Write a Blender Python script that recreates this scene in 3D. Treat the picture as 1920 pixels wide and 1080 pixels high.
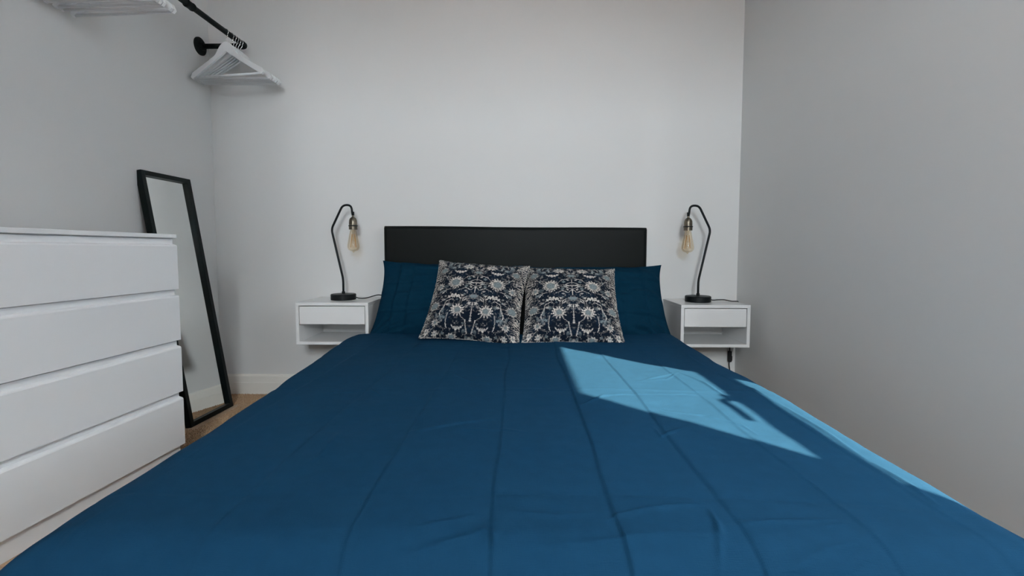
import bpy, bmesh, math, random
import numpy as np
from mathutils import Vector, Matrix

for o in list(bpy.data.objects):
    bpy.data.objects.remove(o, do_unlink=True)
scene = bpy.context.scene
COL = scene.collection
random.seed(7)

# ---------------------------------------------------------------- camera
F_PX = 853.0
TILT = math.radians(3.3)
YAW = math.radians(1.2)
CAM = Vector((0, 0, 0.84))
SHIFT_PX = (540 - 469) - F_PX * math.tan(TILT)
cam_d = bpy.data.cameras.new('camera')
cam_d.sensor_fit = 'HORIZONTAL'
cam_d.sensor_width = 36.0
cam_d.lens = F_PX / 1920 * 36.0
cam_d.shift_y = -SHIFT_PX / 1920
cam_d.clip_start = 0.02
cam = bpy.data.objects.new('camera', cam_d)
COL.objects.link(cam)
cam.location = CAM
cam.rotation_euler = (math.pi / 2 - TILT, 0, YAW)
scene.camera = cam

# ---------------------------------------------------------------- light and exposure
world = bpy.data.worlds.new('sky')
scene.world = world
world.use_nodes = True
bg = world.node_tree.nodes['Background']
bg.inputs[0].default_value = (0.87, 0.935, 1.0, 1)
bg.inputs[1].default_value = 74.0

sun_d = bpy.data.lights.new('sun', 'SUN')
sun_d.energy = 122.0
sun_d.color = (1.0, 0.56, 0.38)
sun_d.angle = math.radians(0.6)
sun = bpy.data.objects.new('sun', sun_d)
COL.objects.link(sun)
sun_dir = Vector((-1, 1, -math.sqrt(2) * 1.0)).normalized()     # light travels left, away and down
sun.rotation_euler = sun_dir.to_track_quat('-Z', 'Y').to_euler()

vs = scene.view_settings
vs.view_transform = 'Standard'
vs.look = 'None'
vs.exposure = 0.07
vs.gamma = 1.0
vs.use_curve_mapping = False


def portal(name, loc, rot, sx, sy):
    d = bpy.data.lights.new(name, 'AREA')
    d.shape = 'RECTANGLE'
    d.size, d.size_y = sx, sy
    d.cycles.is_portal = True
    o = bpy.data.objects.new(name, d)
    COL.objects.link(o)
    o.location, o.rotation_euler = loc, rot


# room extents
XL, XR, YB, YF, ZC = -1.765, 1.222, 2.60, -1.70, 2.50
WT = 0.18                                   # wall thickness
WIN = (0.063, 0.90, 0.92, 2.162)             # side window opening: y0 y1 z0 z1
WINF = (-0.22, 0.46, 1.42, 2.34)            # window behind the bed's foot: x0 x1 z0 z1
portal('side_window_portal', (XR + WT + 0.01, (WIN[0] + WIN[1]) / 2, (WIN[2] + WIN[3]) / 2),
       (0, math.radians(90), 0), WIN[3] - WIN[2], WIN[1] - WIN[0])
portal('rear_window_portal', ((WINF[0] + WINF[1]) / 2, YF - WT - 0.01, (WINF[2] + WINF[3]) / 2),
       (math.radians(90), 0, 0), WINF[1] - WINF[0], WINF[3] - WINF[2])


# ---------------------------------------------------------------- materials
def mat(name, color, rough=0.5, metal=0.0, spec=0.5, bump=None, var=None, sheen=None, coat=0.0):
    """bump=(scale, strength, detail); var=(scale, colour2, low, high)."""
    m = bpy.data.materials.new(name)
    m.use_nodes = True
    nt = m.node_tree
    p = nt.nodes['Principled BSDF']
    p.inputs['Base Color'].default_value = (*color, 1)
    p.inputs['Roughness'].default_value = rough
    p.inputs['Metallic'].default_value = metal
    p.inputs['Specular IOR Level'].default_value = spec
    p.inputs['Coat Weight'].default_value = coat
    if sheen:
        p.inputs['Sheen Weight'].default_value = sheen[0]
        p.inputs['Sheen Roughness'].default_value = sheen[1]
        p.inputs['Sheen Tint'].default_value = (*sheen[2], 1)
    tc = nt.nodes.new('ShaderNodeTexCoord')
    if var:
        n = nt.nodes.new('ShaderNodeTexNoise')
        n.inputs['Scale'].default_value = var[0]
        n.inputs['Detail'].default_value = 4
        r = nt.nodes.new('ShaderNodeValToRGB')
        r.color_ramp.elements[0].position = var[2]
        r.color_ramp.elements[1].position = var[3]
        r.color_ramp.elements[0].color = (*color, 1)
        r.color_ramp.elements[1].color = (*var[1], 1)
        nt.links.new(tc.outputs['Object'], n.inputs['Vector'])
        nt.links.new(n.outputs['Fac'], r.inputs['Fac'])
        nt.links.new(r.outputs['Color'], p.inputs['Base Color'])
    if bump:
        n = nt.nodes.new('ShaderNodeTexNoise')
        n.inputs['Scale'].default_value = bump[0]
        n.inputs['Detail'].default_value = bump[2]
        b = nt.nodes.new('ShaderNodeBump')
        b.inputs['Strength'].default_value = bump[1]
        b.inputs['Distance'].default_value = 0.002
        nt.links.new(tc.outputs['Object'], n.inputs['Vector'])
        nt.links.new(n.outputs['Fac'], b.inputs['Height'])
        nt.links.new(b.outputs['Normal'], p.inputs['Normal'])
    return m


def glass(name, tint, refl=1.0):
    m = bpy.data.materials.new(name)
    m.use_nodes = True
    nt = m.node_tree
    nt.nodes.clear()
    out = nt.nodes.new('ShaderNodeOutputMaterial')
    t = nt.nodes.new('ShaderNodeBsdfTransparent')
    t.inputs[0].default_value = (*tint, 1)
    g = nt.nodes.new('ShaderNodeBsdfGlossy')
    g.inputs['Roughness'].default_value = 0.02
    fr = nt.nodes.new('ShaderNodeFresnel')
    fr.inputs[0].default_value = 1.45
    mul = nt.nodes.new('ShaderNodeMath')
    mul.operation = 'MULTIPLY'
    mul.inputs[1].default_value = refl
    mix = nt.nodes.new('ShaderNodeMixShader')
    nt.links.new(fr.outputs[0], mul.inputs[0])
    nt.links.new(mul.outputs[0], mix.inputs[0])
    nt.links.new(t.outputs[0], mix.inputs[1])
    nt.links.new(g.outputs[0], mix.inputs[2])
    nt.links.new(mix.outputs[0], out.inputs[0])
    return m


M = {}
M['wall'] = mat('grey_wall_paint', (0.70, 0.698, 0.69), 0.85, spec=0.08, bump=(90, 0.05, 3))
M['ceiling'] = mat('white_ceiling_paint', (0.80, 0.80, 0.79), 0.9, spec=0.2)
M['skirting'] = mat('cream_gloss_paint', (0.82, 0.79, 0.73), 0.4)
M['carpet'] = mat('beige_carpet', (0.34, 0.205, 0.115), 0.95, spec=0.1, bump=(420, 0.9, 4),
                  var=(260, (0.56, 0.38, 0.23), 0.35, 0.65), sheen=(0.3, 0.6, (1, 0.9, 0.8)))
M['white_foil'] = mat('white_furniture_foil', (0.90, 0.905, 0.91), 0.38, bump=(600, 0.02, 2))
M['white_gloss'] = mat('white_lacquer', (0.76, 0.76, 0.755), 0.22)
M['black_metal'] = mat('black_powder_coat', (0.006, 0.008, 0.009), 0.42, spec=0.22)
M['black_iron'] = mat('black_iron_pipe', (0.005, 0.008, 0.008), 0.5, spec=0.14, bump=(150, 0.15, 3))
M['black_frame'] = mat('black_frame_foil', (0.004, 0.008, 0.008), 0.36, spec=0.16)
M['mirror'] = mat('mirror_silver', (0.80, 0.82, 0.81), 0.015, metal=1.0)
M['brass'] = mat('aged_bronze', (0.20, 0.17, 0.13), 0.35, metal=0.9, var=(60, (0.10, 0.085, 0.065), 0.4, 0.7))
M['chrome'] = mat('hook_steel', (0.75, 0.75, 0.75), 0.2, metal=1.0)
M['cord'] = mat('black_cord', (0.012, 0.012, 0.013), 0.6, spec=0.3)
M['hanger'] = mat('white_painted_wood', (0.78, 0.79, 0.80), 0.45)
M['leather'] = mat('black_faux_leather', (0.0055, 0.0072, 0.0068), 0.5, spec=0.12, bump=(260, 0.12, 5))
M['base'] = mat('charcoal_upholstery', (0.02, 0.021, 0.023), 0.9)
M['pane'] = glass('window_glass', (0.97, 0.98, 0.97), 0.6)
M['bulb'] = glass('amber_bulb_glass', (1.0, 0.93, 0.82), 0.4)
M['filament'] = mat('filament_wire', (0.75, 0.42, 0.12), 0.4)
M['stem_glass'] = glass('inner_stem_glass', (0.98, 0.95, 0.90), 0.5)
M['upvc'] = mat('white_upvc', (0.80, 0.80, 0.80), 0.3)
M['pavement'] = mat('grey_pavement', (0.22, 0.215, 0.21), 0.9, var=(3, (0.28, 0.275, 0.27), 0.3, 0.7))
M['blocker'] = mat('sky_blocker_grey', (0.150, 0.160, 0.172), 0.9, var=(9, (0.175, 0.185, 0.197), 0.3, 0.7))  # surface of the added light-blocking mass outside
M['seam'] = mat('mixed_seam_thread', (0.02, 0.03, 0.05), 0.9, var=(120, (0.5, 0.47, 0.43), 0.45, 0.55))
M['cream_cloth'] = mat('cream_cotton', (0.50, 0.47, 0.43), 0.9, bump=(700, 0.3, 3))


def fabric(name, color, sheen, color2=None):
    """plain woven cotton: fine warp and weft relief, slight colour mottling."""
    m = mat(name, color, 0.85, spec=0.03, sheen=sheen, var=(35, color2 or color, 0.3, 0.7))
    nt = m.node_tree
    p = nt.nodes['Principled BSDF']
    tc = [n for n in nt.nodes if n.type == 'TEX_COORD'][0]
    mp1 = nt.nodes.new('ShaderNodeMapping'); mp1.inputs['Scale'].default_value = (1, 14, 1)
    mp2 = nt.nodes.new('ShaderNodeMapping'); mp2.inputs['Scale'].default_value = (14, 1, 1)
    add = nt.nodes.new('ShaderNodeMath'); add.operation = 'ADD'
    for k, mp in enumerate((mp1, mp2)):
        n = nt.nodes.new('ShaderNodeTexNoise')
        n.inputs['Scale'].default_value = 70
        n.inputs['Detail'].default_value = 3
        nt.links.new(tc.outputs['Object'], mp.inputs[0])
        nt.links.new(mp.outputs[0], n.inputs['Vector'])
        nt.links.new(n.outputs['Fac'], add.inputs[k])
    b = nt.nodes.new('ShaderNodeBump')
    b.inputs['Strength'].default_value = 0.35
    b.inputs['Distance'].default_value = 0.0015
    nt.links.new(add.outputs[0], b.inputs['Height'])
    nt.links.new(b.outputs['Normal'], p.inputs['Normal'])
    return m


M['duvet'] = fabric('teal_blue_cotton', (0.0066, 0.0385, 0.084), (0.0, 0.5, (0.75, 0.85, 1.0)), (0.0073, 0.042, 0.091))
M['pillow'] = fabric('navy_teal_cotton', (0.003, 0.026, 0.052), (0.0, 0.5, (0.6, 0.8, 1.0)), (0.0035, 0.029, 0.057))


# ---------------------------------------------------------------- geometry helpers
def link(name, me, material, parent=None, smooth=False):
    o = bpy.data.objects.new(name, me)
    COL.objects.link(o)
    if material:
        me.materials.append(material)
    if parent:
        o.parent = parent
    if smooth:
        for p in me.polygons:
            p.use_smooth = True
    return o


def from_bm(name, bm, material, parent=None, smooth=False):
    bmesh.ops.recalc_face_normals(bm, faces=bm.faces)
    me = bpy.data.meshes.new(name)
    bm.to_mesh(me)
    bm.free()
    return link(name, me, material, parent, smooth)


def bm_box(bm, lo, hi, bevel=0.0, seg=2):
    r = bmesh.ops.create_cube(bm, size=1)
    vsx = r['verts']
    c = [(a + b) / 2 for a, b in zip(lo, hi)]
    s = [b - a for a, b in zip(lo, hi)]
    for v in vsx:
        v.co = Vector((c[0] + v.co.x * s[0], c[1] + v.co.y * s[1], c[2] + v.co.z * s[2]))
    if bevel:
        es = set()
        for v in vsx:
            es.update(v.link_edges)
        bmesh.ops.bevel(bm, geom=list(es), offset=bevel, segments=seg, affect='EDGES', profile=0.5)


def box(name, lo, hi, material, parent=None, bevel=0.0, seg=2):
    bm = bmesh.new()
    bm_box(bm, lo, hi, bevel, seg)
    return from_bm(name, bm, material, parent)


def smooth_path(pts, sub=6):
    pts = [Vector(p) for p in pts]
    if sub <= 1 or len(pts) < 3:
        return pts
    out = []
    ext = [pts[0] * 2 - pts[1]] + pts + [pts[-1] * 2 - pts[-2]]
    for i in range(1, len(ext) - 2):
        p0, p1, p2, p3 = ext[i - 1:i + 3]
        for k in range(sub):
            t = k / sub
            out.append(0.5 * ((2 * p1) + (p2 - p0) * t + (2 * p0 - 5 * p1 + 4 * p2 - p3) * t * t
                              + (3 * p1 - p0 - 3 * p2 + p3) * t ** 3))
    out.append(pts[-1])
    return out


def fillet(pts, r, n=6):
    """round the inner corners of a polyline."""
    pts = [Vector(p) for p in pts]
    out = [pts[0]]
    for i in range(1, len(pts) - 1):
        a = (pts[i - 1] - pts[i]); b = (pts[i + 1] - pts[i])
        d = min(r, a.length * 0.48, b.length * 0.48)
        p, q = pts[i] + a.normalized() * d, pts[i] + b.normalized() * d
        for k in range(n + 1):
            t = k / n
            out.append(p * (1 - t) ** 2 + pts[i] * 2 * t * (1 - t) + q * t * t)
    out.append(pts[-1])
    return out


def bm_tube(bm, pts, rad, n=10, caps=True):
    pts = [Vector(p) for p in pts]
    rads = rad if isinstance(rad, (list, tuple)) else [rad] * len(pts)
    tans = []
    for i in range(len(pts)):
        a = pts[max(i - 1, 0)]; b = pts[min(i + 1, len(pts) - 1)]
        tans.append((b - a).normalized())
    ref = Vector((0, 0, 1)) if abs(tans[0].z) < 0.9 else Vector((1, 0, 0))
    nrm = tans[0].cross(ref).normalized()
    rings = []
    for i, p in enumerate(pts):
        nrm = (nrm - tans[i] * nrm.dot(tans[i])).normalized()
        bn = tans[i].cross(nrm)
        rings.append([bm.verts.new(p + (nrm * math.cos(2 * math.pi * k / n) + bn * math.sin(2 * math.pi * k / n)) * rads[i])
                      for k in range(n)])
    for a, b in zip(rings[:-1], rings[1:]):
        for k in range(n):
            bm.faces.new((a[k], a[(k + 1) % n], b[(k + 1) % n], b[k]))
    if caps:
        bm.faces.new(rings[0][::-1])
        bm.faces.new(rings[-1])


def tube(name, pts, rad, material, parent=None, n=10, smooth=True):
    bm = bmesh.new()
    bm_tube(bm, pts, rad, n)
    o = from_bm(name, bm, material, parent, smooth)
    return o


def lathe(name, prof, material, parent=None, n=32, loc=(0, 0, 0), axis='z', smooth=True, cap=True, sharp=None):
    """prof: list of (radius, height)."""
    bm = bmesh.new()
    rings = []
    for r, h in prof:
        ring = []
        for k in range(n):
            a = 2 * math.pi * k / n
            if axis == 'z':
                v = (r * math.cos(a), r * math.sin(a), h)
            elif axis == 'x':
                v = (h, r * math.cos(a), r * math.sin(a))
            else:
                v = (r * math.cos(a), h, r * math.sin(a))
            ring.append(bm.verts.new(Vector(v) + Vector(loc)))
        rings.append(ring)
    for a, b in zip(rings[:-1], rings[1:]):
        for k in range(n):
            bm.faces.new((a[k], a[(k + 1) % n], b[(k + 1) % n], b[k]))
    if cap:
        bm.faces.new(rings[0][::-1])
        bm.faces.new(rings[-1])
    o = from_bm(name, bm, material, parent, smooth)
    if smooth:
        try:
            o.data.set_sharp_from_angle(angle=math.radians(40))
        except Exception:
            pass
    return o


def extrude_profile(name, prof, p0, p1, inward, material, kind=None):
    """skirting: prof (offset into the room, height) run from p0 to p1 on the floor."""
    bm = bmesh.new()
    p0, p1, inward = Vector(p0), Vector(p1), Vector(inward)
    a = [bm.verts.new(p0 + inward * d + Vector((0, 0, h))) for d, h in prof]
    b = [bm.verts.new(p1 + inward * d + Vector((0, 0, h))) for d, h in prof]
    n = len(prof)
    for k in range(n):
        bm.faces.new((a[k], a[(k + 1) % n], b[(k + 1) % n], b[k]))
    bm.faces.new(a[::-1]); bm.faces.new(b)
    o = from_bm(name, bm, material)
    if kind:
        o['kind'] = kind
    return o


def thing(name, loc, rz=0.0):
    o = bpy.data.objects.new(name, None)
    o.empty_display_size = 0.1
    COL.objects.link(o)
    o.location = loc
    o.rotation_euler = (0, 0, rz)
    return o


def tag(o, label, cat, group=None):
    o['label'] = label
    o['category'] = cat
    if group:
        o['group'] = group
    return o


def copy_tree(o, parent=None):
    c = o.copy()
    COL.objects.link(c)
    c.parent = parent
    for ch in [x for x in bpy.data.objects if x.parent == o]:
        copy_tree(ch, c)
    return c


def structure(o):
    o['kind'] = 'structure'
    return o


# ================================================================ THE ROOM
structure(box('floor', (XL - WT, YF - WT, -0.12), (XR + WT, YB + WT, 0.0), M['carpet']))
structure(box('ceiling', (XL - WT, YF - WT, ZC), (XR + WT, YB + WT, ZC + 0.15), M['ceiling']))
structure(box('wall_back', (XL - WT, YB, 0), (XR + WT, YB + WT, ZC), M['wall']))
structure(box('wall_left', (XL - WT, YF - WT, 0), (XL, YB, ZC), M['wall']))


def wall_with_hole(name, axis, c0, c1, a0, a1, hole):
    """axis 'x': wall thick in x from c0 to c1, running a0..a1 in y. hole = (a, b, z0, z1)."""
    bm = bmesh.new()
    h0, h1, z0, z1 = hole
    for (s0, s1, q0, q1) in ((a0, h0, 0, ZC), (h1, a1, 0, ZC), (h0, h1, 0, z0), (h0, h1, z1, ZC)):
        if axis == 'x':
            bm_box(bm, (c0, s0, q0), (c1, s1, q1))
        else:
            bm_box(bm, (s0, c0, q0), (s1, c1, q1))
    bmesh.ops.remove_doubles(bm, verts=bm.verts, dist=1e-5)
    return structure(from_bm(name, bm, M['wall']))


wall_with_hole('wall_right', 'x', XR, XR + WT, YF - WT, YB, WIN)
wall_with_hole('wall_front', 'y', YF - WT, YF, XL, XR, WINF)

SK = [(0, 0), (0.018, 0), (0.018, 0.066), (0.015, 0.070), (0.012, 0.104), (0.007, 0.113), (0, 0.115)]
extrude_profile('baseboard_back', SK, (XL + 0.018, YB, 0), (XR - 0.018, YB, 0), (0, -1, 0), M['skirting'], 'structure')
extrude_profile('baseboard_left', SK, (XL, YF, 0), (XL, YB, 0), (1, 0, 0), M['skirting'], 'structure')
extrude_profile('baseboard_right', SK, (XR, YF, 0), (XR, YB, 0), (-1, 0, 0), M['skirting'], 'structure')

# ---- window in the right wall: top-hung casement over a fixed pane
GX0, GX1 = XR + 0.105, XR + 0.150            # frame depth range
TR0, TR1 = 1.406, 1.462                       # transom band (opener's bottom rail, transom, fixed frame)
w1 = structure(thing('window_1', (0, 0, 0)))
y0, y1, z0, z1 = WIN
FB = 0.045
for lo, hi in (((GX0, y0, z0), (GX1, y0 + FB, z1)), ((GX0, y1 - FB, z0), (GX1, y1, z1)),
               ((GX0, y0 + FB, z0), (GX1, y1 - FB, z0 + FB)), ((GX0, y0 + FB, z1 - FB), (GX1, y1 - FB, z1))):
    box('window_frame', lo, hi, M['upvc'], w1, 0.004)
box('transom', (GX0, y0 + FB, TR0), (GX1, y1 - FB, TR0 + 0.024), M['upvc'], w1, 0.003)
box('casement_rail', (GX0 - 0.010, y0 + FB, TR0 + 0.024), (GX1 - 0.01, y1 - FB, TR1), M['upvc'], w1, 0.004)
box('pane', (GX1 - 0.035, y0 + FB, z0 + FB), (GX1 - 0.030, y1 - FB, TR0), M['pane'], w1)
box('pane', (GX1 - 0.035, y0 + FB, TR1), (GX1 - 0.030, y1 - FB, z1 - FB), M['pane'], w1)
box('window_sill', (XR - 0.03, y0 - 0.03, z0 - 0.025), (GX0, y1 + 0.03, z0), M['upvc'], w1, 0.004)
HY = 0.535                                    # handle pivot
bm = bmesh.new()
bm_tube(bm, fillet([(GX0 - 0.012, HY, TR1 - 0.030), (GX0 - 0.060, HY, TR1 - 0.030), (GX0 - 0.066, HY - 0.02, TR1 - 0.03),
                    (GX0 - 0.062, HY - 0.15, TR1 - 0.03)], 0.012), 0.010, 8)
bm_box(bm, (GX0 - 0.024, HY - 0.02, TR1 - 0.055), (GX0 - 0.011, HY + 0.02, TR1 + 0.012), 0.003)
from_bm('window_handle', bm, M['upvc'], w1, True)

# ---- window behind the foot of the bed
w2 = structure(thing('window_2', (0, 0, 0)))
x0, x1, z0, z1 = WINF
fy0, fy1 = YF - 0.165, YF - 0.105
mid = (x0 + x1) / 2
for lo, hi in (((x0, fy0, z0), (x0 + FB, fy1, z1)), ((x1 - FB, fy0, z0), (x1, fy1, z1)),
               ((x0 + FB, fy0, z0), (x1 - FB, fy1, z0 + FB)), ((x0 + FB, fy0, z1 - FB), (x1 - FB, fy1, z1)),
               ((mid - 0.03, fy0, z0 + FB), (mid + 0.03, fy1, z1 - FB))):
    box('window_frame', lo, hi, M['upvc'], w2, 0.004)
for a, b in ((x0 + FB, mid - 0.03), (mid + 0.03, x1 - FB)):
    box('pane', (a, fy0 + 0.03, z0 + FB), (b, fy0 + 0.035, z1 - FB), M['pane'], w2)
box('window_sill', (x0 - 0.03, fy1, z0 - 0.025), (x1 + 0.03, YF + 0.03, z0), M['upvc'], w2, 0.004)

# ---- outside: pavement, and an unseen block added to hide the low sky
structure(box('floor_outside', (-70, -80, -0.45), (70, 80, -0.25), M['pavement']))
structure(box('added_sky_blocker', (9.0, -26, -0.25), (16.0, 70, 9.6), M['blocker']))  # added out of view, cuts low sky light through the side window

# ---- carpet pile where the floor shows
rng = np.random.default_rng(3)


BXC = -0.038


def carpet_pile():
    gx = np.arange(XL + 0.025, XR - 0.02, 0.0085)
    gy = np.arange(YF + 0.005, 2.578, 0.0085)
    X, Y = np.meshgrid(gx, gy)
    X, Y = X.ravel(), Y.ravel()
    keep = ~((X < -1.34) & (Y < 1.78) & (Y > 0.94)) & ~((X < -1.52) & (Y > 2.05) & (Y < 2.40)) & ~((np.abs(X - BXC) < 0.72) & (Y > 0.70))
    X, Y = X[keep], Y[keep]
    n = X.size
    X = X + rng.uniform(-.003, .003, n)
    Y = Y + rng.uniform(-.003, .003, n)
    H = rng.uniform(0.004, 0.009, n)
    A = rng.uniform(0, 6.28, n)
    R = rng.uniform(0.0042, 0.0056, n)
    lx, ly = rng.uniform(-.002, .002, n), rng.uniform(-.002, .002, n)
    V = np.zeros((n, 4, 3))
    for k in range(3):
        V[:, k, 0] = X + R * np.cos(A + k * 2.094)
        V[:, k, 1] = Y + R * np.sin(A + k * 2.094)
        V[:, k, 2] = 0.0003
    V[:, 3, 0], V[:, 3, 1], V[:, 3, 2] = X + lx, Y + ly, H
    base = (np.arange(n) * 4)[:, None]
    faces = np.concatenate([base + np.array([0, 1, 3]), base + np.array([1, 2, 3]), base + np.array([2, 0, 3])])
    me = bpy.data.meshes.new('carpet_pile')
    me.from_pydata(V.reshape(-1, 3).tolist(), [], faces.tolist())
    o = link('carpet_pile', me, M['carpet'])
    o['kind'] = 'stuff'
    o['label'] = 'short beige looped carpet pile covering the floor'
    o['category'] = 'carpet'


carpet_pile()

# ================================================================ BED
BX = -0.038                                   # centre line of the bed
bed = tag(thing('bed', (BX, 1.55, 0)), 'double bed with a black faux leather headboard, base hidden under blue duvet', 'bed')
box('bed_base', (-0.70, -0.83, 0.06), (0.70, 0.955, 0.20), M['base'], bed, 0.015)
for sx in (-1, 1):
    for yy in (-0.75, 0.0, 0.85):
        lathe('leg', [(0.022, 0.0), (0.026, 0.062)], M['black_metal'], bed, 12, (sx * 0.62, yy, 0))
# headboard: padded panel wrapped in leather, slight crown and piped side seams
HB0, HB1 = -0.728, 0.728
hb_y = 2.52 - 1.55                            # front face


def headboard():
    nx, nz = 144, 72
    zb, zt = 0.20, 0.968
    bm = bmesh.new()
    grid = []
    for j in range(nz + 1):
        row = []
        for i in range(nx + 1):
            u, v = i / nx, j / nz
            x = HB0 + (HB1 - HB0) * u
            z = zb + (zt - zb) * v
            e = min(u, 1 - u) * (HB1 - HB0)
            ez = (1 - v) * (zt - zb)
            d = 0.0
            for q, rr in ((e, 0.010), (ez, 0.010)):
                if q < rr:
                    d += rr - math.sqrt(max(0, rr * rr - (rr - q) ** 2))
            puff = -0.008 * (1 - abs(2 * u - 1) ** 6) * math.sin(math.pi * min(1, v * 1.02)) ** 0.6
            zz = z + (0.0045 * math.sin(u * 9) * 0.3 - 0.012 * (u - 0.5)) * v
            row.append(bm.verts.new((x, hb_y + min(d, 0.03) + puff, zz)))
        grid.append(row)
    for j in range(nz):
        for i in range(nx):
            bm.faces.new((grid[j][i], grid[j][i + 1], grid[j + 1][i + 1], grid[j + 1][i]))
    # back and rim
    bnd = grid[0] + [r[-1] for r in grid[1:]] + grid[-1][-2::-1] + [r[0] for r in grid[-2:0:-1]]
    bk = [bm.verts.new((v.co.x, hb_y + 0.062, v.co.z)) for v in bnd]
    n = len(bnd)
    for k in range(n):
        bm.faces.new((bnd[k], bnd[(k + 1) % n], bk[(k + 1) % n], bk[k]))
    bm.faces.new(bk)
    o = from_bm('headboard', bm, M['leather'], bed, True)
    o['label'] = 'padded black faux leather headboard'
    try:
        o.data.set_sharp_from_angle(angle=math.radians(50))
    except Exception:
        pass
    for s, x in ((1, HB0 + 0.004), (-1, HB1 - 0.004)):
        dz = 0.006 * s
        tube('piping', [(x, hb_y + 0.020, 0.22), (x, hb_y + 0.020, 0.93 + dz), (x + s * 0.006, hb_y + 0.022, 0.962 + dz)],
             0.0045, M['leather'], o, 8)


headboard()

# mattress
bm = bmesh.new()
bm_box(bm, (BX - 0.700, 0.72, 0.20), (BX + 0.710, 2.50, 0.375), 0.055, 4)
mt = from_bm('mattress', bm, M['pillow'], None, True)
tag(mt, 'mattress in a navy sheet lying beneath the blue duvet', 'mattress')

# ---- duvet
ZD = 0.425
LP_Y = [0.55, 1.0, 1.4, 2.0, 2.3]
WL = [0.645, 0.680, 0.710, 0.79, 0.815]
RL = [0.140, 0.125, 0.110, 0.090, 0.075]
WR = [0.70, 0.70, 0.70, 0.70, 0.71]
RR = [0.085, 0.080, 0.080, 0.080, 0.07]
Y_HEAD, Y_FOOT = 2.285, 0.66


def px_to_bed(px, py, z=ZD):
    f = Vector((-math.sin(YAW) * math.cos(TILT), math.cos(YAW) * math.cos(TILT), -math.sin(TILT)))
    r = Vector((math.cos(YAW), math.sin(YAW), 0))
    u = r.cross(f)
    d = f + r * ((px - 960) / F_PX) - u * ((py - (540 - SHIFT_PX)) / F_PX)
    t = (z - CAM.z) / d.z
    return CAM.x + d.x * t, CAM.y + d.y * t


def smooth_noise(seed, nx, ny):
    """value noise sampled at arrays (u, v in cell units)."""
    g = np.random.default_rng(seed).uniform(-1, 1, (ny + 4, nx + 4))

    def f(u, v):
        u = np.clip(u, 0, nx + 1.999); v = np.clip(v, 0, ny + 1.999)
        i = np.floor(u).astype(int); j = np.floor(v).astype(int)
        a = u - i; b = v - j
        a = a * a * a * (a * (a * 6 - 15) + 10); b = b * b * b * (b * (b * 6 - 15) + 10)
        return (g[j, i] * (1 - a) * (1 - b) + g[j, i + 1] * a * (1 - b) + g[j + 1, i] * (1 - a) * b + g[j + 1, i + 1] * a * b)
    return f


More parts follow.
